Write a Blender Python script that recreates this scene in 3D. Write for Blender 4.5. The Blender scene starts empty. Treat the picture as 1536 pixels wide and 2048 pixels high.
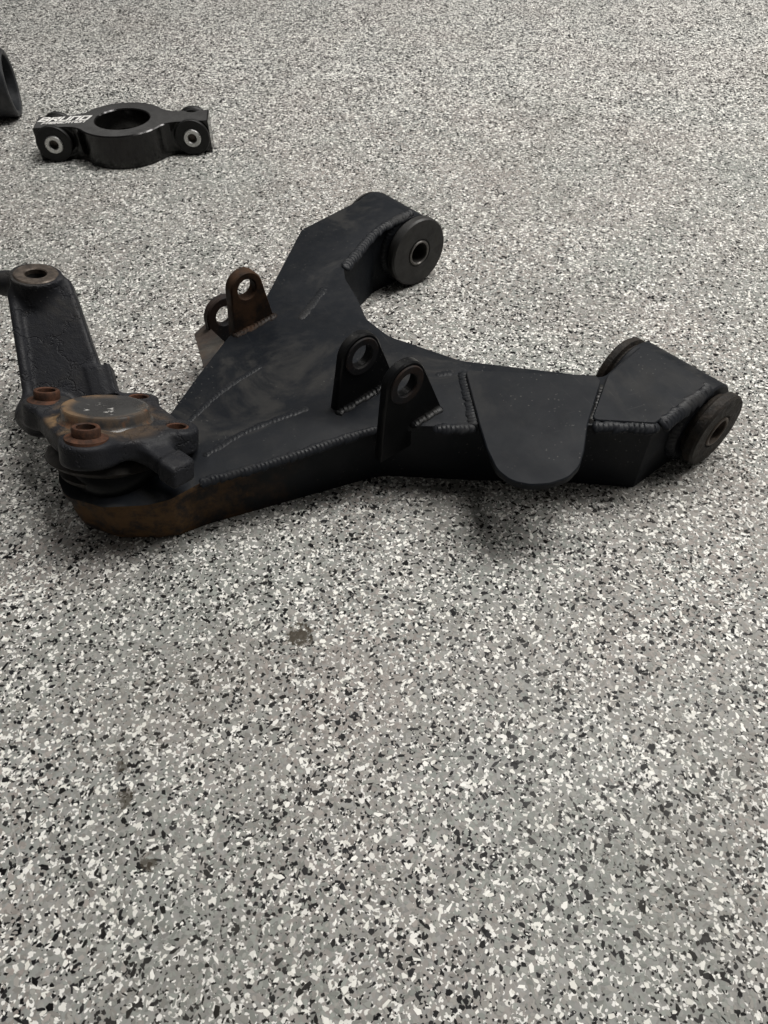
import bpy, bmesh, math, random
import numpy as np
from mathutils import Vector, Matrix

random.seed(7)
R = math.radians
scene = bpy.context.scene
COL = scene.collection

# ------------------------------------------------------------------ camera
cam_d = bpy.data.cameras.new('camera')
cam = bpy.data.objects.new('camera', cam_d); COL.objects.link(cam)
cam.location = (0, 0, .45); cam.rotation_euler = (R(90 - 48.5), 0, 0)
cam_d.sensor_fit = 'VERTICAL'; cam_d.sensor_height = 36; cam_d.sensor_width = 27
cam_d.lens = 36 * 1480 / 2048
cam_d.clip_start = .01; cam_d.clip_end = 100
cam_d.dof.use_dof = True; cam_d.dof.focus_distance = .58; cam_d.dof.aperture_fstop = 28
scene.camera = cam

# ------------------------------------------------------------------ room light: ceiling LED strips and one added reflection light
world = bpy.data.worlds.new('World'); scene.world = world; world.use_nodes = True
bg = world.node_tree.nodes['Background']
bg.inputs[0].default_value = (1.0, .97, .93, 1); bg.inputs[1].default_value = .05
def overhead_light(x, y, z, sx, sy, w, rz=0, col=(1, .975, .935)):
    l = bpy.data.lights.new('overhead_lamp', 'AREA'); l.shape = 'RECTANGLE'; l.size = sx; l.size_y = sy
    l.energy = w; l.color = col
    o = bpy.data.objects.new('overhead_lamp', l); COL.objects.link(o); o.location = (x, y, z); o.rotation_euler = (0, 0, R(rz))
    return o
for (x, y, w) in ((-1.0, 1.4, 6), (.55, 1.32, 46), (1.75, 1.35, 44), (2.7, .8, 20), (-.9, 3.0, 5), (2.1, 2.7, 8)):
    overhead_light(x, y, 2.55, (.85 if w > 40 else .4), 1.15, w, 8)

overhead_light(-1.6, 7.4, 2.55, 6.5, 1.3, 15)       # added wide light, its reflection evenly lightens the block's top face

scene.view_settings.view_transform = 'Standard'; scene.view_settings.look = 'None'
scene.view_settings.gamma = 1; scene.view_settings.use_curve_mapping = False
scene.view_settings.exposure = 0.36
scene.render.engine = 'CYCLES'
scene.cycles.use_denoising = True
scene.cycles.max_bounces = 6

# ------------------------------------------------------------------ material helpers
class NT:
    def __init__(s, name):
        s.m = bpy.data.materials.new(name); s.m.use_nodes = True
        s.t = s.m.node_tree; s.b = s.t.nodes['Principled BSDF']; s.pos = s.n('ShaderNodeTexCoord').outputs['Object']
    def n(s, typ, **kw):
        nd = s.t.nodes.new(typ)
        for k, v in kw.items(): setattr(nd, k, v)
        return nd
    def put(s, sock, v):
        if isinstance(v, bpy.types.NodeSocket): s.t.links.new(v, sock)
        elif v is not None:
            if hasattr(sock.default_value, '__len__') and hasattr(v, '__len__') and len(v) == 3 and len(sock.default_value) == 4: v = (*v, 1)
            sock.default_value = v
    dim = '3D'
    def noise(s, scale, detail=4, rough=.55, vec=None, dist=0, out='Fac'):
        nd = s.n('ShaderNodeTexNoise', noise_dimensions=s.dim); s.put(nd.inputs['Vector'], vec or s.pos)
        nd.inputs['Scale'].default_value = scale; nd.inputs['Detail'].default_value = detail
        nd.inputs['Roughness'].default_value = rough; nd.inputs['Distortion'].default_value = dist
        return nd.outputs[out]
    def voro(s, scale, vec=None, feature='F1', out='Color', rnd=1.0):
        nd = s.n('ShaderNodeTexVoronoi', feature=feature, voronoi_dimensions=s.dim); s.put(nd.inputs['Vector'], vec or s.pos)
        nd.inputs['Scale'].default_value = scale; nd.inputs['Randomness'].default_value = rnd
        return nd.outputs[out]
    def math(s, op, a, b=None, c=None, clamp=False):
        nd = s.n('ShaderNodeMath', operation=op); nd.use_clamp = clamp
        s.put(nd.inputs[0], a); s.put(nd.inputs[1], b)
        if c is not None: s.put(nd.inputs[2], c)
        return nd.outputs[0]
    def vmath(s, op, a, b=None, scale=None):
        nd = s.n('ShaderNodeVectorMath', operation=op); s.put(nd.inputs[0], a)
        if b is not None: s.put(nd.inputs[1], b)
        if scale is not None: s.put(nd.inputs['Scale'], scale)
        return nd.outputs['Value'] if op in ('DISTANCE', 'LENGTH', 'DOT_PRODUCT') else nd.outputs['Vector']
    def ss(s, v, lo, hi, a=0., b=1.):
        nd = s.n('ShaderNodeMapRange', interpolation_type='SMOOTHSTEP'); s.put(nd.inputs['Value'], v)
        nd.inputs['From Min'].default_value = lo; nd.inputs['From Max'].default_value = hi
        nd.inputs['To Min'].default_value = a; nd.inputs['To Max'].default_value = b
        return nd.outputs['Result']
    def mix(s, f, a, b, mode='MIX'):
        nd = s.n('ShaderNodeMix', data_type='RGBA', blend_type=mode); nd.clamp_factor = True
        s.put(nd.inputs['Factor'], f); s.put(nd.inputs['A'], None)
        s.put(nd.inputs[6], a); s.put(nd.inputs[7], b)
        return nd.outputs[2]
    def sep(s, v):
        nd = s.n('ShaderNodeSeparateXYZ'); s.put(nd.inputs[0], v); return nd.outputs
    def comb(s, x, y, z):
        nd = s.n('ShaderNodeCombineXYZ'); s.put(nd.inputs[0], x); s.put(nd.inputs[1], y); s.put(nd.inputs[2], z); return nd.outputs[0]
    def nz(s):
        return s.sep(s.n('ShaderNodeNewGeometry').outputs['Normal'])[2]
    def bump(s, h, strength=.3, dist=.001, prev=None):
        nd = s.n('ShaderNodeBump'); nd.inputs['Strength'].default_value = strength; nd.inputs['Distance'].default_value = dist
        s.put(nd.inputs['Height'], h)
        if prev is not None: s.put(nd.inputs['Normal'], prev)
        return nd.outputs['Normal']
    def set(s, **kw):
        names = dict(col='Base Color', rough='Roughness', metal='Metallic', spec='Specular IOR Level', normal='Normal', coat='Coat Weight', coatr='Coat Roughness')
        for k, v in kw.items(): s.put(s.b.inputs[names[k]], v)
        return s.m

# ------------------------------------------------------------------ floor material (vinyl flake epoxy)
def floor_material():
    t = NT('flake_epoxy'); t.dim = '2D'
    warp = t.noise(420, 2, .5, out='Color')
    P = t.vmath('ADD', t.pos, t.vmath('SCALE', t.vmath('SUBTRACT', warp, (.5, .5, .5)), scale=.0018))
    P = t.comb(t.sep(P)[0], t.sep(P)[1], 0.)
    def shifted(k): return t.vmath('ADD', P, (k * 1.37, k * 2.71, 0))
    # patchy density as the flakes were thrown by hand
    patch = t.noise(9, 3, .6)
    hue = t.noise(5.5, 3, .6, vec=t.vmath('ADD', t.pos, (3, 9, 1)))
    c0 = t.voro(430, shifted(0)); s0 = t.sep(c0)
    grey = t.mix(s0[0], (.215, .212, .203), (.325, .322, .31))
    grey = t.mix(t.math('MULTIPLY', t.ss(s0[1], .45, .5), .6), grey, t.mix(t.ss(hue, .40, .60), (.30, .275, .256), (.258, .275, .257)))
    col = grey
    def layer(col, k, scale, lo, c, c2=None, shrink=.5, bias=None):
        nd = t.n('ShaderNodeTexVoronoi', feature='F1', voronoi_dimensions='2D'); t.put(nd.inputs['Vector'], shifted(k)); nd.inputs['Scale'].default_value = scale
        cc = t.sep(nd.outputs['Color'])
        val = cc[0] if bias is None else t.math('ADD', cc[0], bias)
        lim = t.math('MULTIPLY_ADD', cc[2], shrink, .42)
        m = t.math('MULTIPLY', t.math('GREATER_THAN', val, lo), t.math('LESS_THAN', nd.outputs['Distance'], lim))
        cl = c if c2 is None else t.mix(cc[1], c, c2)
        return t.mix(m, col, cl)
    pb = t.ss(patch, .35, .65, -.05, .05)
    col = layer(col, 1, 470, .865, (.66, .65, .61), (.80, .79, .76), .45, pb)
    col = layer(col, 2, 470, .90, (.006, .006, .007), (.022, .022, .024), .45, t.math('MULTIPLY', pb, -.7))
    col = layer(col, 4, 300, .93, (.68, .67, .63), (.80, .79, .76), .35)
    col = layer(col, 5, 290, .94, (.006, .006, .007), (.022, .022, .024), .35)
    col = layer(col, 6, 720, .91, (.76, .75, .72), None, .5)
    col = layer(col, 7, 760, .92, (.012, .012, .012), None, .5)
    return finish_floor(t, col)
def finish_floor(t, col):
    # scuffs, worn haze, hairline scratches and small oil marks, the same over base coat and chips
    t.pos = t.n('ShaderNodeNewGeometry').outputs['Position']
    haze = t.ss(t.noise(14, 5, .65, vec=t.vmath('ADD', t.pos, (7, 1, 0))), .45, .75)
    col = t.mix(t.math('MULTIPLY', haze, .10), col, (.40, .385, .36))
    dirt = t.ss(t.noise(3.1, 6, .7, vec=t.vmath('ADD', t.pos, (1.5, 4, 0))), .5, .8)
    col = t.mix(t.math('MULTIPLY', dirt, .25), col, (.13, .12, .10))
    P = t.sep(t.pos)
    for (a, b, c, k) in ((260, 3.0, .6, 0), (3.2, 240, -.4, 5)):
        v = t.comb(t.math('ADD', t.math('MULTIPLY', P[0], a), t.math('MULTIPLY', P[1], a * c)), t.math('SUBTRACT', t.math('MULTIPLY', P[1], b), t.math('MULTIPLY', P[0], b * c)), 0.)
        sc = t.math('MULTIPLY', t.ss(t.noise(1.0, 1, .5, vec=v), .76, .80), t.ss(t.noise(4, 2, .5, vec=t.vmath('ADD', t.pos, (k, 3, 0))), .5, .62))
        col = t.mix(t.math('MULTIPLY', sc, .25), col, (.55, .54, .51))
    blot = t.noise(190, 3, .7)
    flat_pos = t.comb(P[0], P[1], 0.)
    for (x, y, r, k) in ((-.059, .281, .0105, .95), (-.157, .166, .0070, .8), (-.134, .130, .0052, .8), (-.163, .186, .0045, .7)):
        d = t.vmath('DISTANCE', flat_pos, (x, y, 0.))
        f = t.math('ADD', t.math('DIVIDE', d, r), t.math('MULTIPLY', t.math('SUBTRACT', blot, .5), 2.6))
        col = t.mix(t.ss(f, .55, 1.05, k, 0.), col, (.055, .046, .034))
    rough = t.ss(t.noise(60, 4, .6), .3, .7, .30, .46)
    nrm = t.bump(t.noise(420, 2, .5), .12, .0006)
    return t.set(col=col, rough=rough, spec=.08, normal=nrm)
def chip_material():
    t = NT('flake_chip'); t.dim = '2D'
    a = t.n('ShaderNodeAttribute'); a.attribute_name = 'tint'
    return finish_floor(t, a.outputs['Color'])

# ------------------------------------------------------------------ paint, rust, metal
RUST = (.10, .040, .014)
def paint(name, base=(.0072, .0088, .0118), dust=.34, dustcol=(.085, .080, .072), rough=(.44, .60), rust_tip=False, texture=.12, seed=0., rust=0., tan=None):
    t = NT(name)
    P = t.vmath('ADD', t.pos, (seed, seed * .7, 0))
    col = t.mix(t.noise(35, 5, .6, vec=P), tuple(c * .78 for c in base), tuple(c * 1.25 for c in base))
    up = t.ss(t.nz(), .25, .9, .12, 1.)
    d1 = t.ss(t.noise(13, 8, .66, vec=P, dist=.9), .50, .66)
    d2 = t.ss(t.noise(75, 5, .7, vec=P), .42, .75)
    f = t.math('MULTIPLY', t.math('MULTIPLY', t.math('ADD', t.math('MULTIPLY', d1, .75), t.math('MULTIPLY', d2, .25)), up), dust)
    col = t.mix(f, col, dustcol)
    # fine scratches: stretched noise in two directions
    sx = t.sep(P)
    for (a, b, c) in ((900, 25, .5), (40, 1100, .33)):
        v = t.comb(t.math('ADD', t.math('MULTIPLY', sx[0], a), t.math('MULTIPLY', sx[1], a * c)), t.math('SUBTRACT', t.math('MULTIPLY', sx[1], b), t.math('MULTIPLY', sx[0], b * c)), t.math('MULTIPLY', sx[2], 60))
        sc = t.ss(t.noise(1.0, 1, .5, vec=v), .72, .78)
        gate = t.ss(t.noise(9, 3, .5, vec=t.vmath('ADD', P, (a, b, 0))), .52, .66)
        col = t.mix(t.math('MULTIPLY', t.math('MULTIPLY', sc, gate), .15), col, (.13, .13, .125))
    # chips
    ch = t.math('MULTIPLY', t.math('GREATER_THAN', t.sep(t.voro(1000, P))[0], .988), t.ss(t.noise(22, 2, .5, vec=P), .5, .6))
    col = t.mix(t.math('MULTIPLY', ch, .28), col, (.16, .155, .145))
    r = t.ss(t.noise(40, 4, .6, vec=P), .3, .7, rough[0], rough[1])
    r = t.math('ADD', r, t.math('MULTIPLY', f, .5), clamp=True)
    if rust > 0:
        rf = t.math('MULTIPLY', t.ss(t.noise(28, 7, .7, vec=t.vmath('ADD', P, (4, 2, 7))), .40, .58), rust)
        rc = t.mix(t.noise(140, 4, .7, vec=P), (.040, .021, .012), (.115, .058, .028))
        col = t.mix(rf, col, rc); r = t.math('ADD', r, t.math('MULTIPLY', rf, .3), clamp=True)
    if rust_tip:
        x = sx[0]
        side = t.ss(t.nz(), .35, .75, 1., 0.)
        reach = t.ss(t.math('ADD', x, t.math('MULTIPLY', t.noise(30, 5, .65, vec=P), .16)), -.10, .02, 1., 0.)
        mott = t.ss(t.noise(42, 7, .72, vec=t.vmath('ADD', P, (2, 8, 3))), .40, .60, .08, 1.)
        ff = t.math('MULTIPLY', t.math('MULTIPLY', side, reach), mott)
        col = t.mix(t.math('MULTIPLY', ff, .8), col, t.mix(t.noise(200, 4, .7, vec=P), (.075, .043, .020), (.19, .105, .045)))
        r = t.math('ADD', r, t.math('MULTIPLY', ff, .25), clamp=True)
    if tan is not None:     # tan mud left in a ring round the cap
        c, n, ra, rb = tan
        q = t.vmath('SUBTRACT', t.pos, c); h = t.vmath('DOT_PRODUCT', q, n)
        rad = t.vmath('LENGTH', t.vmath('SUBTRACT', q, t.vmath('SCALE', n, scale=h)))
        ring = t.math('MULTIPLY', t.ss(rad, ra - .004, ra + .002), t.ss(rad, rb - .012, rb, 1., 0.))
        side = t.ss(t.sep(t.vmath('SUBTRACT', t.pos, c))[0], -.03, .03, 1., .25)
        mt = t.math('MULTIPLY', t.math('MULTIPLY', ring, side), t.ss(t.noise(38, 5, .65, vec=P), .40, .60))
        col = t.mix(t.math('MULTIPLY', t.math('MULTIPLY', mt, up), .85), col, t.mix(t.noise(90, 3, .6), (.16, .095, .045), (.30, .20, .11)))
        r = t.math('ADD', r, t.math('MULTIPLY', mt, .3), clamp=True)
    nrm = t.bump(t.noise(900, 3, .6, vec=P), texture, .0005)
    nrm = t.bump(t.noise(60, 3, .5, vec=P), .12, .0012, nrm)
    if texture > .3:
        nrm = t.bump(t.noise(130, 5, .66, vec=P, dist=.8), .45, .0014, nrm)
        crack = t.n('ShaderNodeTexVoronoi', feature='DISTANCE_TO_EDGE'); t.put(crack.inputs['Vector'], t.vmath('ADD', P, t.vmath('SCALE', t.noise(90, 4, .6, vec=P, out='Color'), scale=.03))); crack.inputs['Scale'].default_value = 30
        nrm = t.bump(t.ss(crack.outputs['Distance'], .0, .045), .55, .0012, nrm)
    return t.set(col=col, rough=r, spec=.16, normal=nrm)

def simple(name, c1, c2, rough=(.4, .6), metal=0., scale=60, bump=.1, spec=.5, bscale=500, bdist=.0006):
    t = NT(name)
    n = t.noise(scale, 6, .65)
    return t.set(col=t.mix(t.ss(n, .3, .7), c1, c2), rough=t.ss(t.noise(scale * 1.7, 4, .6), .3, .7, rough[0], rough[1]), metal=metal, spec=spec, normal=t.bump(t.noise(bscale, 4, .6), bump, bdist))

KO = Vector((-.208, .428, .075)); KN = Vector((.10005, .41022, .90648)); KE = Vector((.79096, .51992, -.32259)); KG = KN.cross(KE)
M = dict(
    floor=floor_material(), chips=chip_material(),
    paint=paint('satin_black_paint', rust_tip=True),
    pad=paint('pad_black_paint', base=(.0066, .0082, .0112), dust=.20, rough=(.48, .62), seed=3.1),
    lug=paint('gloss_black_lug_paint', base=(.006, .0064, .0072), dust=.18, rough=(.28, .45), seed=5.2),
    rustlug=paint('rusty_lug_paint', base=(.016, .012, .010), dust=.1, seed=8.3, rust=.62),
    outlug=paint('worn_lug_paint', base=(.016, .016, .018), dust=.3, seed=2.3, rust=.25),
    greylug=paint('lit_dusty_gusset_paint', base=(.035, .036, .038), dust=.8, dustcol=(.14, .125, .105), seed=1.7, rust=.3),  # brightness of the upward slope put into a lighter base and dust
    weld=paint('painted_weld', base=(.0105, .0118, .0145), dust=.22, rough=(.35, .5), seed=4.4),
    cast=paint('cast_black_paint', base=(.0160, .0168, .0200), dust=.34, dustcol=(.085, .076, .062), rough=(.38, .55), texture=.5, seed=6.1,
               tan=(tuple(KO), tuple(KN), .031, .052)),
    rubber=simple('black_bushing', (.008, .008, .008), (.018, .017, .016), (.45, .65), bump=.15),
    wornrubber=simple('worn_bushing', (.006, .0056, .0052), (.026, .020, .015), (.55, .75), bump=.6, scale=110, spec=.25, bdist=.0015),
    sleeve=simple('dull_steel_sleeve', (.10, .095, .09), (.22, .21, .20), (.35, .5), metal=.8),
    holedark=simple('bore_near_black', (.006, .006, .006), (.02, .017, .014), (.6, .8)),  # near-black colour for the hole plugs and bores
    rust=simple('rusted_sleeve', (.022, .011, .007), (.090, .038, .020), (.7, .9), scale=140, bump=.5, spec=.3, bscale=700),
    wornring=simple('worn_steel_ring', (.045, .036, .030), (.13, .105, .085), (.4, .6), metal=.5, scale=120, bump=.3),
    boot=simple('rubber_boot', (.007, .0065, .006), (.022, .017, .013), (.5, .75), bump=.3, scale=70),
    anod=simple('black_anodised', (.004, .004, .004), (.006, .0058, .0055), (.13, .18), scale=40, bump=.012, spec=.42),
    washer=simple('black_washer', (.006, .006, .006), (.010, .010, .010), (.4, .5), bump=.06, spec=.3),
    silver=simple('machined_steel', (.46, .46, .45), (.62, .62, .61), (.24, .36), metal=1., bump=.04),
    etch=simple('etched_lettering', (.70, .69, .67), (.80, .79, .77), (.5, .6), bump=.02),
    bluesteel=simple('dark_steel_tube', (.013, .0145, .017), (.032, .034, .038), (.4, .55), metal=.1, bump=.1),
    brown=simple('muddy_steel', (.06, .05, .04), (.16, .135, .10), (.6, .8), bump=.3),
)
def cap_material():
    t = NT('worn_dome_cap')
    q = t.vmath('SUBTRACT', t.pos, tuple(KO + KN * .011 + KE * -.004)); h = t.vmath('DOT_PRODUCT', q, tuple(KN))
    rad = t.vmath('LENGTH', t.vmath('SUBTRACT', q, t.vmath('SCALE', tuple(KN), scale=h)))
    col = t.mix(t.noise(60, 5, .6), (.022, .022, .023), (.055, .054, .053))
    ring = t.math('MULTIPLY', t.ss(rad, .021, .029), t.ss(t.noise(45, 5, .65), .44, .58))
    lf = t.ss(t.sep(q)[0], -.026, .004, 1., .3)
    col = t.mix(t.math('MULTIPLY', t.math('MULTIPLY', ring, lf), .8), col, t.mix(t.noise(150, 3, .6), (.13, .075, .035), (.30, .20, .115)))
    flake = t.math('MULTIPLY', t.ss(t.noise(105, 5, .7, vec=t.vmath('MULTIPLY', t.vmath('ADD', t.pos, (2, 0, 0)), (1, 1.5, 1))), .60, .63), t.ss(rad, .019, .012))
    col = t.mix(t.math('MULTIPLY', flake, .9), col, (.52, .51, .49))
    edge = t.math('MULTIPLY', t.ss(rad, .0288, .0302), t.ss(t.noise(80, 4, .6), .50, .66))
    col = t.mix(t.math('MULTIPLY', edge, .7), col, (.15, .07, .035))
    return t.set(col=col, rough=t.ss(t.noise(50, 4, .6), .3, .7, .20, .38), spec=.5, normal=t.bump(t.noise(420, 4, .65), .22, .0006))
M['cap'] = cap_material()

# ------------------------------------------------------------------ mesh helpers
def link(name, me, mat, parent=None, smooth=None):
    o = bpy.data.objects.new(name, me); COL.objects.link(o)
    if mat: me.materials.append(M[mat])
    if parent is not None:
        o.parent = parent
        p, inv = parent, Matrix()
        loc = Vector((0, 0, 0))
        while p: loc = loc + p.location; p = p.parent      # all parents are plain translations
        o.matrix_parent_inverse = Matrix.Translation(-loc) if parent.type == 'EMPTY' else Matrix()
    if smooth is not None:
        for p in me.polygons: p.use_smooth = True
        me.set_sharp_from_angle(angle=R(smooth))
    return o
def from_bm(name, bm, mat, parent=None, smooth=35):
    bmesh.ops.recalc_face_normals(bm, faces=bm.faces)
    me = bpy.data.meshes.new(name); bm.to_mesh(me); bm.free()
    return link(name, me, mat, parent, smooth)
def thing(name, loc, label, cat, group=None):
    o = bpy.data.objects.new(name, None); COL.objects.link(o); o.location = loc; o.empty_display_size = .05
    o['label'] = label; o['category'] = cat
    if group: o['group'] = group
    return o
def fillet(poly, radii, seg=6):
    """round the corners of a closed 2-D polygon"""
    out = []; n = len(poly)
    for i in range(n):
        p = Vector(poly[i]); a = Vector(poly[i - 1]); b = Vector(poly[(i + 1) % n]); r = radii[i] if hasattr(radii, '__len__') else radii
        da = (a - p); db = (b - p); la, lb = da.length, db.length
        ang = da.angle(db)
        if r <= 0 or ang > R(176): out.append(tuple(p)); continue
        t = min(r / math.tan(ang / 2), la * .45, lb * .45); rr = t * math.tan(ang / 2)
        cdir = (da.normalized() + db.normalized()).normalized(); c = p + cdir * (rr / math.sin(ang / 2))
        p0 = p + da.normalized() * t; p1 = p + db.normalized() * t
        v0 = p0 - c; v1 = p1 - c; sw = v0.angle_signed(v1)
        for k in range(seg + 1):
            f = -sw * k / seg
            out.append((c.x + v0.x * math.cos(f) - v0.y * math.sin(f), c.y + v0.x * math.sin(f) + v0.y * math.cos(f)))
    keep = []
    for p in out:
        if not keep or (Vector(p) - Vector(keep[-1])).length > 4e-4: keep.append(p)
    return keep
def prism(rings):
    """loft closed rings of equal length, cap both ends"""
    bm = bmesh.new(); vs = [[bm.verts.new(p) for p in r] for r in rings]; n = len(rings[0])
    for a, b in zip(vs, vs[1:]):
        for i in range(n): bm.faces.new((a[i], a[(i + 1) % n], b[(i + 1) % n], b[i]))
    bm.faces.new(vs[0][::-1]); bm.faces.new(vs[-1])
    return bm
def offset(poly, d):
    """inset (d>0) a CCW polygon"""
    n = len(poly); out = []
    for i in range(n):
        a, p, b = (Vector(poly[k % n]) for k in (i - 1, i, i + 1))
        e1 = (p - a).normalized(); e2 = (b - p).normalized()
        n1 = Vector((-e1.y, e1.x)); n2 = Vector((-e2.y, e2.x)); m = n1 + n2
        m = n1 if m.length < 1e-6 else m.normalized() / max(.45, m.normalized().dot(n1))
        out.append(tuple(p + m * d))
    return out
def lathe(profile, origin, axis, seg=56, closed=True, ref=None):
    """profile (r, h) turned about axis; closed profile makes a ring, else the ends with r=0 close it"""
    axis = Vector(axis).normalized(); ref = Vector(ref) if ref else (Vector((0, 0, 1)) if abs(axis.z) < .9 else Vector((1, 0, 0)))
    e = (ref - axis * ref.dot(axis)).normalized(); g = axis.cross(e); o = Vector(origin)
    bm = bmesh.new(); rows = []
    for (r, h) in profile:
        if r < 1e-7: rows.append([bm.verts.new(o + axis * h)])
        else: rows.append([bm.verts.new(o + axis * h + (e * math.cos(2 * math.pi * k / seg) + g * math.sin(2 * math.pi * k / seg)) * r) for k in range(seg)])
    pairs = list(zip(rows, rows[1:])) + ([(rows[-1], rows[0])] if closed else [])
    for a, b in pairs:
        for k in range(seg):
            k2 = (k + 1) % seg
            if len(a) == 1 and len(b) == 1: continue
            if len(a) == 1: bm.faces.new((a[0], b[k2], b[k]))
            elif len(b) == 1: bm.faces.new((a[k], a[k2], b[0]))
            else: bm.faces.new((a[k], a[k2], b[k2], b[k]))
    return bm
def ringprof(ri, ro, h0, h1, c=.001):
    return [(ri, h0 + c), (ri + c, h0), (ro - c, h0), (ro, h0 + c), (ro, h1 - c), (ro - c, h1), (ri + c, h1), (ri, h1 - c)]
def plate_with_hole(outline, hole_c, hole_r, frame, th, bevel=.0012, seg=40, ncap=None):
    """flat plate (outline in 2-D, star-shaped about the hole) with a round hole; frame = (origin, ex, ey, en)"""
    o, ex, ey, en = frame; hc = Vector(hole_c)
    dirs = [2 * math.pi * k / seg for k in range(seg)]
    extra = [math.atan2(p[1] - hc.y, p[0] - hc.x) % (2 * math.pi) for p in outline]
    angs = sorted(set(round(a, 5) for a in dirs + extra))
    def hit(a):
        d = Vector((math.cos(a), math.sin(a))); best = None
        for i in range(len(outline)):
            p = Vector(outline[i]) - hc; q = Vector(outline[(i + 1) % len(outline)]) - hc; e = q - p
            den = d.x * e.y - d.y * e.x
            if abs(den) < 1e-12: continue
            t = (p.x * e.y - p.y * e.x) / den; s = (p.x * d.y - p.y * d.x) / den
            if t > 0 and -1e-4 <= s <= 1 + 1e-4 and (best is None or t > best): best = t
        return best or hole_r * 1.5
    outer = [hit(a) for a in angs]
    bm = bmesh.new()
    def ring(rs, h): return [bm.verts.new(o + ex * (hc.x + math.cos(a) * r) + ey * (hc.y + math.sin(a) * r) + en * h) for a, r in zip(angs, rs)]
    b = bevel; n = len(angs)
    rows = [ring([hole_r] * n, th / 2 - b), ring([hole_r + b] * n, th / 2), ring([r - b for r in outer], th / 2), ring(outer, th / 2 - b),
            ring(outer, -th / 2 + b), ring([r - b for r in outer], -th / 2), ring([hole_r + b] * n, -th / 2), ring([hole_r] * n, -th / 2 + b)]
    for a_, b_ in zip(rows, rows[1:] + rows[:1]):
        for k in range(n): bm.faces.new((a_[k], a_[(k + 1) % n], b_[(k + 1) % n], b_[k]))
    return bm
def catmull(pts, step):
    pts = [Vector(p) for p in pts]
    P = [pts[0] * 2 - pts[1]] + pts + [pts[-1] * 2 - pts[-2]]; fine = []
    for i in range(1, len(P) - 2):
        a, b, c, d = P[i - 1:i + 3]
        for k in range(24):
            t = k / 24; fine.append(.5 * ((2 * b) + (c - a) * t + (2 * a - 5 * b + 4 * c - d) * t * t + (3 * b - a - 3 * c + d) * t ** 3))
    fine.append(pts[-1])
    out = [fine[0]]; acc = 0
    for a, b in zip(fine, fine[1:]):
        seg = (b - a).length; s = step - acc
        while s <= seg: out.append(a.lerp(b, s / seg)); s += step
        acc = (acc + seg) % step
    return out
def weld(name, pts, up, width, height, parent, pitch=.0042, mat='weld', seed=0):
    """a stack-of-dimes weld bead along 3-D points: one mesh, rippled crests bowed along the travel"""
    rnd = random.Random(seed); step = pitch / 7
    pitch *= .8; width *= 1.12; step = pitch / 7; path = catmull(pts, step); n = len(path); bm = bmesh.new(); rows = []; N = 12
    ph = 0; jit = 1; wj = 1; lastk = -1; off = 0.
    amp = {}
    for i, p in enumerate(path):
        t = (path[min(i + 1, n - 1)] - path[max(i - 1, 0)]).normalized()
        u = Vector(up(p) if callable(up) else up); u = (u - t * u.dot(t)).normalized(); s = t.cross(u)
        endf = min(1, (i + 1) / 6, (n - i) / 6) ** .5
        row = []
        for k in range(N + 1):
            a = math.pi * k / N; c = math.cos(a)
            phase = i * step / pitch - 1.15 * (1 - c * c) + 3
            ki = math.floor(phase); fr = phase - ki
            if ki not in amp: amp[ki] = (rnd.uniform(.4, 1.3), rnd.uniform(-.16, .16), rnd.uniform(.84, 1.14))
            A, dx, wd = amp[ki]
            saw = (1 - fr) ** 1.2 * .26 * A + .74            # each ripple steps down towards the next
            w = width * .5 * wd * (.9 + .12 * saw) * endf
            row.append(bm.verts.new(p + s * (c * w + dx * width * .3) + u * (math.sin(a) * height * .74 * saw * endf - .0010)))
        rows.append(row)
    for a, b in zip(rows, rows[1:]):
        for k in range(N): bm.faces.new((a[k], a[k + 1], b[k + 1], b[k]))
    bm.faces.new(rows[0]); bm.faces.new(rows[-1][::-1])
    return from_bm(name, bm, mat, parent, 50)

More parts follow.
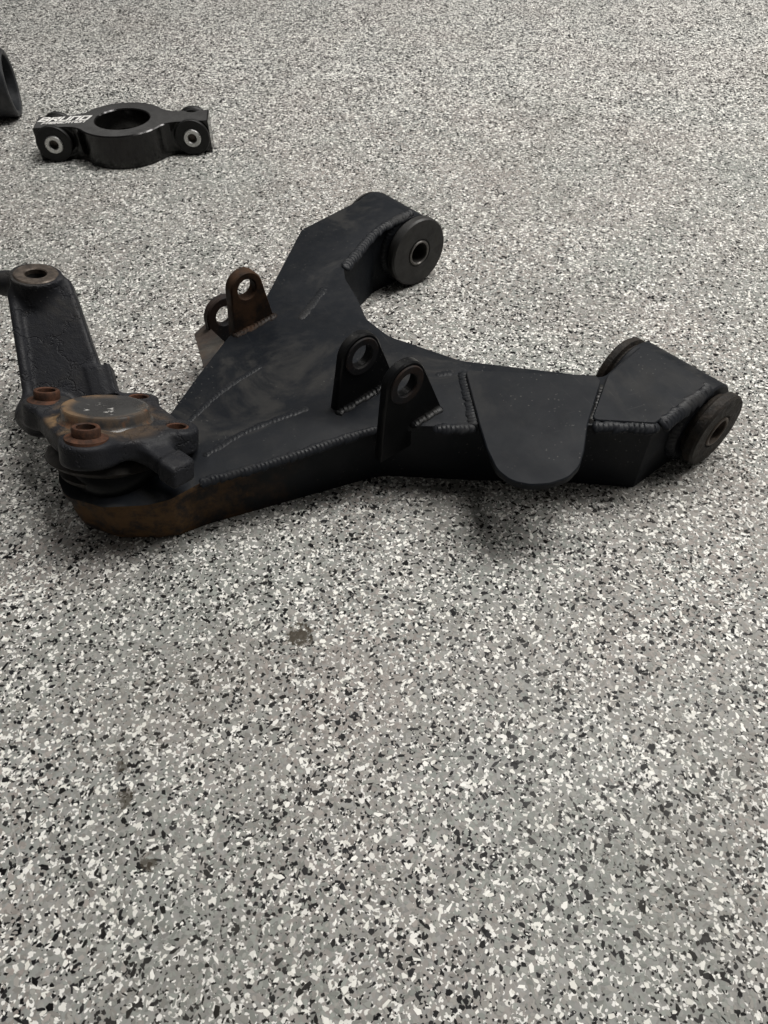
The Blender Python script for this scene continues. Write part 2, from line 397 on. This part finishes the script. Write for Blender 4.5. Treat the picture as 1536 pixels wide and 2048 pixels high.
def surface_net(f, lo, hi, h):
    """mesh of f(x,y,z) = 0 (negative inside) by naive surface nets"""
    ax = [np.arange(a, b + h, h) for a, b in zip(lo, hi)]
    X, Y, Z = np.meshgrid(*ax, indexing='ij'); V = f(X, Y, Z).astype(np.float32); nx, ny, nz = V.shape
    S = V < 0
    cs = np.zeros((nx - 1, ny - 1, nz - 1), np.int8); acc = np.zeros(cs.shape + (3,), np.float32); cnt = np.zeros(cs.shape, np.float32)
    for dx in (0, 1):
        for dy in (0, 1):
            for dz in (0, 1): cs += S[dx:nx - 1 + dx, dy:ny - 1 + dy, dz:nz - 1 + dz]
    active = (cs > 0) & (cs < 8)
    for axis in range(3):
        o = [k for k in range(3) if k != axis]
        for p in (0, 1):
            for q in (0, 1):
                d0 = [0, 0, 0]; d0[o[0]] = p; d0[o[1]] = q; d1 = list(d0); d1[axis] = 1
                sl = lambda d: tuple(slice(d[k], V.shape[k] - 1 + d[k]) for k in range(3))
                a, b = V[sl(d0)], V[sl(d1)]; cr = (a < 0) != (b < 0)
                t = np.where(cr, a / np.where(a == b, 1, a - b), 0)
                for k in range(3): acc[..., k] += np.where(cr, (t if k == axis else d0[k]), 0)
                cnt += cr
    idx = -np.ones(cs.shape, np.int64); ii = np.argwhere(active); idx[active] = np.arange(len(ii))
    verts = (ii + acc[active] / cnt[active][:, None]) * h + np.array(lo)
    faces = []
    for axis in range(3):
        o = [(axis + 1) % 3, (axis + 2) % 3]
        s0 = [slice(None)] * 3; s1 = [slice(None)] * 3; s0[axis] = slice(0, -1); s1[axis] = slice(1, None)
        a, b = S[tuple(s0)], S[tuple(s1)]
        e = np.argwhere(a != b); ok = np.ones(len(e), bool)
        for k in o: ok &= (e[:, k] > 0) & (e[:, k] < V.shape[k] - 1)
        e = e[ok]; flip = a[tuple(e.T)]
        q = []
        for (p, r) in ((-1, -1), (0, -1), (0, 0), (-1, 0)):
            c = e.copy(); c[:, o[0]] += p; c[:, o[1]] += r; q.append(idx[tuple(c.T)])
        q = np.stack(q, 1); q[~flip] = q[~flip][:, ::-1]; faces.append(q)
    return verts, np.concatenate(faces)

# ------------------------------------------------------------------ floor
bm = bmesh.new(); vs = [bm.verts.new(p) for p in ((-5, -4, 0), (5, -4, 0), (5, 7, 0), (-5, 7, 0))]; bm.faces.new(vs)
fl = from_bm('floor', bm, 'floor', None, None)
fl['kind'] = 'structure'; fl['label'] = 'grey flake epoxy garage floor speckled black and white'

# vinyl chips broadcast into the coating: flat, angular, overlapping
def flake_chips():
    rng = np.random.default_rng(11)
    def field(n, kk, far=False):
        y0, y1 = (1.02, 2.02) if far else (-.06, 1.42)
        y = rng.uniform(y0, y1, int(n * 5.1)); x = rng.uniform(-1.05, 1.05, len(y))
        cl = .5 + .5 * np.sin(x * 61 + 3 * np.sin(y * 23 + kk)) * np.sin(y * 73 + 2.5 * np.sin(x * 31 + kk) + kk)
        keep = (rng.uniform(0, 1, len(y)) < .45 + .55 * cl) & (np.abs(x) < .30 + .36 * np.maximum(y, 0)) & (rng.uniform(0, 1, len(y)) < (np.clip((y - 1.02) / .36, 0, 1) if far else np.clip((1.42 - y) / .34, 0, 1)))
        return x[keep], y[keep]
    X, Y, S, C = [], [], [], []
    def hue(x, y):      # broad drifts of warm and green grey
        return .5 + .5 * np.sin(x * 17 + 2 * np.sin(y * 11) + 1.3) * np.cos(y * 14 + 1.7 * np.sin(x * 9))
    def add(n, med, sig, lo, hi, kind, far=False):
        x, y = field(n, dict(grey=0, white=2.1, black=4.4)[kind], far); k = len(x)
        s_ = np.clip(med * np.exp(rng.normal(0, sig, k)), lo, hi)
        r = rng.uniform(0, 1, (k, 1))
        if kind == 'grey':
            h = (np.clip(hue(x, y) + rng.normal(0, .25, k), 0, 1))[:, None]
            c = (1 - h) * np.array([[.305, .278, .258]]) + h * np.array([[.262, .276, .256]]); c = c * (.72 + .46 * r)
        elif kind == 'white': c = np.array([[.68, .67, .62]]) + r * np.array([[.20, .20, .205]])
        else: c = np.array([[.004, .004, .0045]]) + r ** 2 * np.array([[.018, .018, .019]])
        X.append(x); Y.append(y); S.append(s_); C.append(c)
    add(58000, .0027, .30, .0012, .0050, 'grey')
    add(21500, .00175, .52, .0007, .0040, 'white')
    add(19500, .00180, .52, .0007, .0043, 'black')
    add(26000, .0029, .28, .0016, .0046, 'grey')
    add(4800, .0026, .36, .0012, .0044, 'white')
    add(4800, .0028, .36, .0012, .0048, 'black')
    add(19000, .0030, .30, .0018, .0050, 'white', True)
    add(17000, .0031, .30, .0018, .0050, 'black', True)
    x, y, s_, c = map(np.concatenate, (X, Y, S, C)); n = len(x)
    ang = (np.arange(5) * 2 * np.pi / 5)[None] + rng.uniform(-.42, .42, (n, 5)) + rng.uniform(0, 6.28, (n, 1))
    rad = s_[:, None] * .5 * rng.uniform(.68, 1.18, (n, 5))
    st = rng.uniform(1, 1.45, (n, 1)) ** rng.choice([1, 1, 2], (n, 1)); a2 = rng.uniform(0, 6.28, (n, 1))
    px, py = rad * np.cos(ang) * st, rad * np.sin(ang) / st
    qx = px * np.cos(a2) - py * np.sin(a2) + x[:, None]; qy = px * np.sin(a2) + py * np.cos(a2) + y[:, None]
    order = np.arange(n) / n
    z = np.repeat((.00004 + .00026 * order + rng.uniform(0, .00003, n))[:, None], 5, 1)
    co = np.stack([qx, qy, z], -1).reshape(-1, 3).astype(np.float32)
    me = bpy.data.meshes.new('flake_chips'); me.vertices.add(n * 5); me.vertices.foreach_set('co', co.ravel())
    me.loops.add(n * 5); me.loops.foreach_set('vertex_index', np.arange(n * 5, dtype=np.int32))
    me.polygons.add(n); me.polygons.foreach_set('loop_start', np.arange(0, n * 5, 5, dtype=np.int32)); me.polygons.foreach_set('loop_total', np.full(n, 5, np.int32))
    me.update()
    at = me.attributes.new('tint', 'FLOAT_COLOR', 'FACE'); at.data.foreach_set('color', np.concatenate([c, np.ones((n, 1))], 1).astype(np.float32).ravel())
    o = link('flake_chips', me, 'chips', fl); o.matrix_parent_inverse = Matrix(); o['kind'] = 'stuff'
    o['label'] = 'black, white and grey vinyl flakes scattered in the floor coating'
flake_chips()

# ------------------------------------------------------------------ lower control arm
# arm frame: u runs from ball joint to the pivot axis, v along the pivot axis (metres)
BJ = Vector((-.200, .410)); UN = Vector((.769, .638)).normalized(); VN = Vector((UN.y, -UN.x))
def xy(u, v): p = BJ + UN * u + VN * v; return (p.x, p.y)
def ztop(x, y): return .047 + .069 * ((Vector((x, y)) - BJ).dot(UN))
def on_top(x, y, dz=0.): return Vector((x, y, ztop(x, y) + dz))
TOPN = Vector((-.069 * UN.x, -.069 * UN.y, 1)).normalized()
arm = thing('control_arm', (.03, .52, 0), 'black welded steel lower control arm lying flat in the middle of the floor', 'control arm')
UV = [(-49, -16, 20), (-52, 2, 20), (-35, 32, 20), (-10, 52, 20), (6, 59, 15), (31, 60, 20), (93, 80, 60), (169, 105, 45), (224, 158, 40), (288, 215, 20), (323, 251, 4), (392, 251, 3),
      (392, 181, 3), (338, 186, 10), (269, 91, 40), (246, 24, 30), (247, -9, 20), (261, -41, 20), (272, -73, 12), (284, -91, 5), (344, -117, 6),
      (394, -119, 3), (394, -180, 6), (293, -175, 12), (196, -99, 40), (140, -75, 40), (96, -50, 40), (49, -21, 20), (22, -24, 20), (4, -44, 18), (-20, -50, 20), (-40, -38, 20)]
base_poly = [xy(u / 1000, v / 1000) for u, v, r in UV]
rad = [r / 1000 for u, v, r in UV]
if sum(a[0] * b[1] - b[0] * a[1] for a, b in zip(base_poly, base_poly[1:] + base_poly[:1])) < 0:
    base_poly = base_poly[::-1]; rad = rad[::-1]
outline = fillet(base_poly, rad, 5)
def lift(poly, dz): return [tuple(on_top(x, y, dz)) for x, y in poly]
def flat(poly, z): return [(x, y, z) for x, y in poly]
from_bm('top_plate', prism([lift(offset(outline, .0008), -.0062), lift(outline, -.0054), lift(outline, -.0009), lift(offset(outline, .0003), -.0003), lift(offset(outline, .0010), 0)]), 'paint', arm, 30)
wall_out = offset(outline, .0022)
def tuck(z, k):
    out = []
    for x, y in wall_out:
        u = (Vector((x, y)) - BJ).dot(UN); f = k * min(1, max(0, (.035 - u) / .05))
        out.append((x + (-.198 - x) * f, y + (.410 - y) * f, z))
    return out
def wall_bm():
    bm = prism([tuck(.0004, .14), tuck(.003, .08), tuck(.008, .035), tuck(.016, .01), flat(wall_out, .022), lift(wall_out, -.0060)])
    bmesh.ops.delete(bm, geom=[f for f in bm.faces if len(f.verts) > 4], context='FACES_ONLY')      # closed above by the top plate
    return bm
from_bm('side_wall', wall_bm(), 'paint', arm, 30)

# bump-stop pad: flat plate on the top that overhangs the front wall with a round end
pad_px = [(67.1, 494.2), (73.9, 428), (77.2, 403), (82.6, 382), (91.5, 370.5), (105, 366), (119, 366.5), (133.5, 372), (143.0, 383), (148.6, 398), (155.5, 424.5), (174.5, 473), (172, 481), (120, 487)]
pp = [p for p in ((x / 1000, y / 1000) for x, y in pad_px)]
pr = fillet(pp, [.004, .03, .03, .02, .02, .02, .02, .02, .02, .02, .03, .003, .003, .02], 4)
from_bm('bump_stop_pad', prism([lift(offset(pr, .0008), -.0016), lift(pr, -.0010), lift(pr, .0036), lift(offset(pr, .0008), .0044)]), 'pad', arm, 30)

# right-hand doubler plate beside the pad
dp = [xy(.2905, .2135), xy(.3225, .2485), xy(.3905, .2485), xy(.3905, .1835), xy(.3395, .1885)]
dp = fillet(dp[::-1] if sum(a[0] * b[1] - b[0] * a[1] for a, b in zip(dp, dp[1:] + dp[:1])) < 0 else dp, .004, 4)
from_bm('doubler_plate', prism([lift(dp, -.001), lift(dp, .0022), lift(offset(dp, .0008), .003)]), 'pad', arm, 30)

# bushing housings: tube, two shouldered bushings and inner sleeve for each pivot
AX = Vector((VN.x, VN.y, 0))
def pivot(v0, v1, f0, f1, r0, r1, near='rubber'):
    o = Vector((*xy(.392, 0), .038))
    h = from_bm('bushing_housing', lathe(ringprof(.026, .0350, v0 - .004, v1 + .004, .0015), o, AX), 'paint', arm)
    for (a, b, r) in ((v1 + .0045, f1, r1), (v0 - .0045, f0, r0)):
        th = b - a; sg = 1 if th > 0 else -1
        prof = [(.012, a), (r - .005, a), (r - .0035, a + th * .25), (r - .0015, a + th * .33), (r, a + th * .40), (r, b - sg * .002), (r - .0015, b), (.0155, b), (.0145, b - sg * .0012), (.012, b - sg * .0012)]
        from_bm('bushing', lathe(prof, o, AX, 64), near, h)
    from_bm('inner_sleeve', lathe(ringprof(.0108, .0135, f0 - .0005, f1 + .0008, .0008), o, AX), 'sleeve' if near == 'rubber' else 'wornring', h)
    return h
pivot(.181, .251, .165, .270, .0335, .0325, 'wornrubber')
pivot(-.181, -.119, -.192, -.0995, .033, .0368)

# lugs: plates square to the pivot axis
def lug(v, uc, zc, r, hr, left, right, zb, th, mat, ring=True, name='lug'):
    """(uc, zc) hole centre; foot from u=left to u=right at height zb"""
    pts = [(left, zb)]
    pts.append((right, zb))
    aR = math.atan2(zc - zb, right - uc)
    # tangent from the foot corner to the crown
    def tangent(px, side):
        dx, dz = px - uc, zb - zc; d = math.hypot(dx, dz); base = math.atan2(dz, dx); return base + side * math.acos(min(1, r / d))
    a0 = tangent(right, 1); a1 = tangent(left, -1)
    while a1 < a0: a1 += 2 * math.pi
    for k in range(19):
        a = a0 + (a1 - a0) * k / 18; pts.append((uc + r * math.cos(a), zc + r * math.sin(a)))
    o = Vector((*xy(0, v), 0)); ex = Vector((UN.x, UN.y, 0)); ey = Vector((0, 0, 1)); en = AX
    l = from_bm(name, plate_with_hole(pts, (uc, zc), hr, (o, ex, ey, en), th), mat, arm, 35)
    if ring:
        c = Vector((*xy(uc, v), zc))
        from_bm('hole_washer', lathe(ringprof(hr, hr + .0062, th / 2 - .001, th / 2 + .0014, .0006), c, AX, 40), 'outlug' if mat == 'lug' else mat, l)
    return l
lug(.0650, .180, .0995, .0190, .0098, .152, .217, .052, .0085, 'lug')
lug(.1160, .182, .1020, .0190, .0098, .157, .230, .036, .0085, 'lug')
lug(-.0790, .166, .0955, .0160, .0088, .146, .191, .048, .0110, 'rustlug', ring=False)
lug(-.1150, .159, .0525, .0190, .0092, .141, .190, .020, .0080, 'outlug', ring=False)
# sloped gusset that carries the outer lug on the far edge
q = [Vector(p) for p in ((-.1805, .592, .036), (-.170, .600, .042), (-.1440, .5570, .0525), (-.1545, .5130, .0525))]
nq = (q[1] - q[0]).cross(q[3] - q[0]).normalized(); nq = nq if nq.z > 0 else -nq
from_bm('gusset', prism([[tuple(p - nq * .006) for p in q], [tuple(p - nq * .0008) for p in q], [tuple(p + (sum(q, Vector()) / 4 - p).normalized() * .0008) for p in q]]), 'greylug', arm, 30)

# weld beads
def W(pts, width, height, dz=0., up=None, pitch=.0042, seed=0, mat='weld'):
    weld('weld_bead', [on_top(x / 1000, y / 1000, dz) for x, y in pts], up or TOPN, width, height, arm, pitch, mat, seed)
EDGE = (Vector((.45, -.9, 0)) * .55 + Vector((0, 0, 1))).normalized()
W([(-139, 383.6), (-107.1, 394.0), (-75.8, 405.6), (-26.5, 426.0), (-4, 434.2)], .0070, .0026, -.0003, EDGE, .0040, 1)
W([(38, 432.2), (54, 431.2), (72, 431.0)], .0085, .0034, -.0008, EDGE, .0044, 2)
W([(66.2, 497.8), (69.0, 465.1), (71.6, 431.5)], .0100, .0042, 0, None, .0042, 3)
W([(175.6, 474.0), (167.8, 450.6), (158.8, 430.0)], .0075, .0036, .0005, None, .0045, 4, 'lug')
W([(160.5, 427.0), (185, 424.6), (210.8, 422.4)], .0095, .0042, 0, EDGE, .0048, 5)
W([(212.5, 424.0), (237, 445.0), (262.0, 466.4)], .0105, .0046, 0, (Vector((.7, -.7, 0)) * .6 + Vector((0, 0, 1))).normalized(), .0052, 6)
W([(-140.5, 410.5), (-106.4, 438.0), (-60.0, 461.1)], .0072, .0026, 0, None, .0044, 7)
W([(-161.6, 443.9), (-136.8, 483.8), (-104.6, 516.9)], .0068, .0024, 0, None, .0042, 8)
W([(-76.5, 577.8), (-66, 603), (-55.3, 628.1)], .0085, .0030, 0, None, .0056, 9)
W([(-38.2, 656.5), (-23.5, 687.9), (-7.5, 720.0), (10, 738), (31.0, 757.0)], .0090, .0040, 0, (Vector((.8, -.5, 0)) * .6 + Vector((0, 0, 1))).normalized(), .0052, 10)
W([xy(.150e3 / 1000 * 1, 0) and (Vector(xy(.151, .0705)) * 1000)[:], (Vector(xy(.180, .0712)) * 1000)[:], (Vector(xy(.211, .0705)) * 1000)[:]], .0085, .0050, 0, None, .0046, 11, 'lug')
W([(Vector(xy(.186, .1215)) * 1000)[:], (Vector(xy(.202, .1222)) * 1000)[:], (Vector(xy(.219, .1215)) * 1000)[:]], .0085, .0050, 0, None, .0046, 12, 'lug')
W([(Vector(xy(.144, -.0730)) * 1000)[:], (Vector(xy(.166, -.0722)) * 1000)[:], (Vector(xy(.192, -.0730)) * 1000)[:]], .0085, .0045, 0, None, .0046, 13, 'rustlug')
W([(42.5, 494.4), (50, 495.4), (58.4, 495.9)], .0075, .0024, 0, None, .0044, 14)
# bead where each housing tube meets the side wall
def tube_bead(v, seed):
    o = Vector((*xy(.392, v), .038)); ex = Vector((UN.x, UN.y, 0))
    pts = [o + (ex * math.cos(a) + Vector((0, 0, 1)) * math.sin(a)) * .0360 for a in [R(d) for d in range(96, 262, 12)]]
    weld('weld_bead', pts, lambda p: (p - o).normalized() * .7 + AX * .7, .008, .0036, arm, .0048, 'weld', seed)
tube_bead(.2520, 21); tube_bead(-.1178, 22)

# ------------------------------------------------------------------ steering knuckle with ball joint
kn = thing('steering_knuckle', (-.208, .415, .047), 'rust-stained cast black ball joint knuckle with steering arm, at the tip of the control arm', 'steering knuckle')
def kloc(a, b, c): return KO + KE * a + KG * b + KN * c
BOLT = [(-.031, .056), (-.031, -.040), (.037, -.036), (.039, .046)]
RING_C = Vector((-.2905, .5575, .1190)); RING_N = Vector((.14, .10, .98)).normalized()
def knuckle_sdf(X, Y, Z):
    P = np.stack([X, Y, Z], -1)
    def A(v): return np.array(v)
    Q = P - A(KO); lx, ly, lz = Q @ A(KE), Q @ A(KG), Q @ A(KN)
    def smin(a, b, k):
        h = np.clip(.5 + .5 * (b - a) / k, 0, 1); return b * (1 - h) + a * h - k * h * (1 - h)
    def smax(a, b, k): return -smin(-a, -b, k)
    def cyl(x, y, z, cx, cy, r, z0, z1, rd=.003):
        dr = np.hypot(x - cx, y - cy) - r + rd; dz = np.abs(z - (z0 + z1) / 2) - (z1 - z0) / 2 + rd
        return np.minimum(np.maximum(dr, dz), 0) + np.hypot(np.maximum(dr, 0), np.maximum(dz, 0)) - rd
    def bar(x, y, z, a, b, w, z0, z1, rd=.003):
        ax, ay = a; bx, by = b; L = math.hypot(bx - ax, by - ay); cx, cy = (bx - ax) / L, (by - ay) / L
        s = (x - ax) * cx + (y - ay) * cy; t = np.abs(-(x - ax) * cy + (y - ay) * cx) - w / 2 + rd
        s = np.maximum(-s, s - L) + rd; dz = np.abs(z - (z0 + z1) / 2) - (z1 - z0) / 2 + rd
        return np.sqrt(np.maximum(s, 0) ** 2 + np.maximum(t, 0) ** 2 + np.maximum(dz, 0) ** 2) + np.minimum(np.maximum(np.maximum(s, t), dz), 0) - rd
    d = cyl(lx, ly, lz, -.003, 0, .0385, -.020, -.002, .005)
    for (bx, by), r, zt in zip(BOLT, (.0185, .0180, .0160, .0150), (0, -.001, .0, .0)):
        d = smin(d, cyl(lx, ly, lz, bx, by, r, -.0185, zt, .0028), .008)
    for (i, j, w_) in ((0, 1, .027), (1, 2, .023), (2, 3, .022)):
        d = smin(d, bar(lx, ly, lz, BOLT[i], BOLT[j], w_, -.0175, -.0025, .0025), .008)
    # thick steering stop tab that drops forward between two bolt bosses
    d = smin(d, bar(lx, ly, lz + .22 * (-.045 - ly), (.008, -.030), (.022, -.078), .020, -.020, -.005, .004), .009)
    d = smin(d, bar(lx, ly, lz + .30 * (-.045 - ly), (.0165, -.068), (.0230, -.083), .0225, -.017, -.0005, .0035), .004)
    # steering arm: tapering slab that climbs from the plate to the tie-rod eye
    p0 = np.array([-.2605, .4735, .0565]); p1 = np.array([-.2885, .5530, .1135]); t = (p1 - p0) / np.linalg.norm(p1 - p0)
    w = np.array([.985, .17, -.02]); w -= t * (w @ t); w /= np.linalg.norm(w); m = np.cross(w, t)
    if m[2] < 0: m = -m
    q = P - p0; s, a, b = q @ t, q @ w, q @ m; L = np.linalg.norm(p1 - p0)
    f = np.clip(s / L, 0, 1); hw = .0325 + (.0245 - .0325) * f; rd = .0035
    da = np.abs(a) - hw + rd; db = np.abs(b + .008) - .008 + rd; ds = np.maximum(-s - .024, s - L) + rd
    arm_ = np.sqrt(np.maximum(da, 0) ** 2 + np.maximum(db, 0) ** 2 + np.maximum(ds, 0) ** 2) + np.minimum(np.maximum(np.maximum(da, db), ds), 0) - rd
    # raised rib on the left edge of the slab
    rib = np.sqrt((a + hw - .003) ** 2 + (b - .001) ** 2) - .0042; rib = np.maximum(rib, ds)
    arm_ = smin(arm_, rib, .004)
    # square foot at its right-hand base
    da = np.abs(a - .030) - .009; db = np.abs(b + .009) - .009; ds2 = np.abs(s - .008) - .013
    foot = np.maximum(np.maximum(da, db), ds2); arm_ = smin(arm_, foot, .005)
    # heel that ties the slab to the plate's left corner
    k0, k1 = np.array([-.288, .458, .050]), np.array([-.262, .452, .056]); e = P - k0; ab = k1 - k0; tt = np.clip((e @ ab) / (ab @ ab), 0, 1)
    arm_ = smin(arm_, np.linalg.norm(e - tt[..., None] * ab, axis=-1) - .0115, .012)
    d = smin(d, arm_, .012)
    rn = A(RING_N); rq = P - A(RING_C); h = rq @ rn; rr = np.linalg.norm(rq - h[..., None] * rn, axis=-1)
    boss = np.maximum(rr - .0205, np.abs(h + .008) - .008); d = smin(d, boss, .008)
    # the eye's cheek runs on to the left
    k0 = np.array(RING_C) + np.array([-.006, .004, -.011]); k1 = k0 + np.array([-.030, .010, -.006])
    e = P - k0; ab = k1 - k0; tt = np.clip((e @ ab) / (ab @ ab), 0, 1); d = smin(d, np.linalg.norm(e - tt[..., None] * ab, axis=-1) - .011, .008)
    d = smax(d, -np.maximum(rr - .0112, -(h + .05)), .0015)
    for (bx, by) in BOLT: d = smax(d, -(np.hypot(lx - bx, ly - by) - .0078), .001)
    return d
v, f = surface_net(knuckle_sdf, (-.345, .325, .012), (-.125, .600, .140), .0013)
me = bpy.data.meshes.new('knuckle_body'); me.from_pydata([tuple(p) for p in v], [], [tuple(int(i) for i in q) for q in f]); me.update()
link('knuckle_body', me, 'cast', kn, 60)
from_bm('dome_cap', lathe([(0, .0072), (.012, .0073), (.020, .0080), (.0268, .0094), (.0290, .0098), (.0308, .0093), (.0318, .0078), (.0318, .0035), (.0328, .0008), (.036, -.0012), (.036, -.008), (0, -.008)], kloc(-.004, 0, 0), KN, 72, False), 'cap', kn, 40)
for (bx, by), kind in zip(BOLT, (1, 1, 0, 0)):
    o = kloc(bx, by, 0)
    if kind:
        prof = [(.0066, .0085), (.0078, .0092), (.0092, .0088), (.0098, .0075), (.0098, .0025), (.0118, .0016), (.0148, .0010), (.0152, -.0015), (.0066, -.0015)]
        s = from_bm('bolt_sleeve', lathe(prof, o, KN, 40), 'rust', kn)
    else:
        s = from_bm('bolt_bushing', lathe(ringprof(.0066, .0090, -.012, .0003, .0006), o, KN, 40), 'rust', kn)
    from_bm('bore', lathe([(0, -.012), (.0068, -.012), (.0068, -.016), (0, -.016)], o, KN, 32, False), 'holedark', s)
from_bm('tie_rod_seat', lathe(ringprof(.0085, .0178, -.004, .0012, .0009), RING_C, RING_N, 48), 'wornring', kn)
from_bm('tie_rod_bore', lathe([(.0088, -.003), (.0112, -.003), (.0108, -.021), (.0080, -.021)], RING_C, RING_N, 40), 'holedark', kn)
bo = from_bm('rubber_boot', lathe([(0, -.019), (.034, -.019), (.0430, -.025), (.0450, -.029), (.041, -.033), (.034, -.035), (.033, -.038), (.0365, -.041), (.034, -.045), (.0, -.047)], kloc(-.004, 0, 0), KN, 64, False), 'boot', kn, 40)
# socket ring standing on the arm's tip under the boot
from_bm('ball_stud_socket', lathe([(0, .018), (.022, .018), (.030, .014), (.034, .008), (.035, .001), (.035, -.012), (0, -.012)], (-.2055, .4075, ztop(-.2055, .4075)), (0, 0, 1), 56, False), 'lug', arm, 40)

# ------------------------------------------------------------------ machined block with four bushings
ANG = math.atan2(.027, .2325); BC = Vector((-.3625, 1.087, 0))
BX = Vector((math.cos(ANG), math.sin(ANG), 0)); BY = Vector((-BX.y, BX.x, 0)); HB = .0435
blk = thing('clamp_block', BC, 'black machined block with big round hole and four bushings, lying alone in the background', 'machined block')
Ro, Ri, hw, hl = .061, .037, .0195, .1175
half = []
a0 = math.asin(.0195 / Ro); n = 14
# upper outline from right end to left end: flat shoulder, swept fillet, ring
def side(sgn):
    pts = [(hl, hw)]
    fr = .030; yc = hw + fr; xc = math.sqrt((Ro + fr) ** 2 - yc ** 2)
    th1 = math.atan2(yc, xc)
    for k in range(9):
        a = -math.pi / 2 - (math.pi / 2 - th1) * k / 8
        pts.append((xc + fr * math.cos(a), yc + fr * math.sin(a)))
    for k in range(1, 24):
        a = th1 + (math.pi - 2 * th1) * k / 24; pts.append((Ro * math.cos(a), Ro * math.sin(a)))
    for k in range(9):
        a = -th1 + ( -math.pi / 2 + th1) * k / 8
        pts.append((-xc + fr * math.cos(a), yc + fr * math.sin(a)))
    pts.append((-hl, hw)); return pts
top = side(1); ol = top + [(-x, -y) for x, y in top]
blo = Vector((BC.x, BC.y, HB / 2))
body = from_bm('block_body', plate_with_hole(ol, (0, 0), Ri, (blo, BX, BY, Vector((0, 0, 1))), HB, .0014, 96), 'anod', blk, 30)
from_bm('bore_step', lathe(ringprof(.0325, .0368, .002, .016, .0008), BC, (0, 0, 1), 72), 'anod', body)
for sx in (-1, 1):
    for sy in (-1, 1):
        o = BC + BX * (sx * .0935) + Vector((0, 0, .0240)) + BY * (sy * hw)
        ax = BY * sy
        b = from_bm('bushing', lathe([(.0085, -.004), (.021, -.004), (.0215, .0005), (.0226, .0015), (.0236, .0030), (.0236, .0058), (.0228, .0070), (.0085, .0072)], o, ax, 56), 'washer', blk)
        from_bm('steel_sleeve', lathe(ringprof(.0058, .0118, .0, .0098, .0009), o, ax, 48), 'silver', b)
        from_bm('bore_back', lathe([(0, .0015), (.006, .0015), (.006, -.002), (0, -.002)], o, ax, 24, False), 'wornring', b)
GLYPH = dict(
    B=[[(0, 0), (0, 6), (3.3, 6), (4, 5.2), (4, 3.9), (3.3, 3.1), (0, 3.1)], [(3.3, 3.1), (4, 2.3), (4, .8), (3.3, 0), (0, 0)]],
    R=[[(0, 0), (0, 6), (4, 6), (4, 3), (0, 3)], [(1.9, 3), (4, 0)]], U=[[(0, 6), (0, 0), (4, 0), (4, 6)]], N=[[(0, 0), (0, 6), (4, 6), (4, 0)]],
    O=[[(0, 0), (0, 6), (4, 6), (4, 0), (0, 0)]], F=[[(0, 0), (0, 6), (4, 6)], [(0, 3), (3.2, 3)]], A=[[(0, 0), (0, 6), (4, 6), (4, 0)], [(0, 2.8), (4, 2.8)]],
    I=[[(0, 0), (0, 6)]], C=[[(4, 6), (0, 6), (0, 0), (4, 0)]], T=[[(0, 6), (4, 6)], [(2, 6), (2, 0)]])
def bl(x, y, z): return BC + BX * x + BY * y + Vector((0, 0, z))
def text(word, x, y, width, height, stroke, parent, slant=.35):
    """etched block lettering from strokes, lying on the block's top face"""
    adv = [(1.9 if c == 'I' else 5.9) for c in word]; sx = width / (sum(adv) - 1.9); sy = height / 6
    bm = bmesh.new(); cx = 0.; lift_ = 0
    for c, a in zip(word, adv):
        for line in GLYPH[c]:
            for p, q in zip(line, line[1:]):
                p2 = Vector(((cx + p[0]) * sx, p[1] * sy)); q2 = Vector(((cx + q[0]) * sx, q[1] * sy)); d = (q2 - p2).normalized(); n_ = Vector((-d.y, d.x)) * stroke / 2
                p2 = p2 - d * stroke / 2; q2 = q2 + d * stroke / 2; lift_ += 1; z = HB + .00012 + (lift_ % 4) * .00001
                bm.faces.new([bm.verts.new(bl(x + v.x + v.y * slant, y + v.y, z)) for v in (p2 - n_, q2 - n_, q2 + n_, p2 + n_)])
        cx += a
    return from_bm('lettering', bm, 'etch', parent, None)
text('BRUNO', -.1125, .0028, .0640, .0118, .0030, body)
text('FABRICATION', -.1075, -.0070, .0560, .0056, .0014, body)

# ------------------------------------------------------------------ tube end of another arm, cut by the left edge of the picture
oth = thing('suspension_tube', (-.62, 1.18, 0), 'dark steel tube end of another arm, cut off by the left edge', 'steel tube')
ta = Vector((.975, .22, 0)).normalized(); tc = Vector((-.5585, 1.217, .0455))
from_bm('tube', lathe(ringprof(.0365, .0445, -.12, .0, .0016), tc, ta, 64), 'bluesteel', oth)
from_bm('tube_end_cap', lathe([(0, -.115), (.0366, -.115), (.0366, -.03), (0, -.03)], tc, ta, 48, False), 'holedark', oth)
bm = bmesh.new(); bmesh.ops.create_cube(bm, size=1)
bmesh.ops.transform(bm, matrix=Matrix.Translation((-.72, 1.13, .026)) @ Matrix.Rotation(.3, 4, 'Z') @ Matrix.Diagonal((.24, .075, .052, 1)), verts=bm.verts)
bmesh.ops.bevel(bm, geom=bm.edges, offset=.006, segments=2, affect='EDGES')
from_bm('arm_body', bm, 'brown', oth)
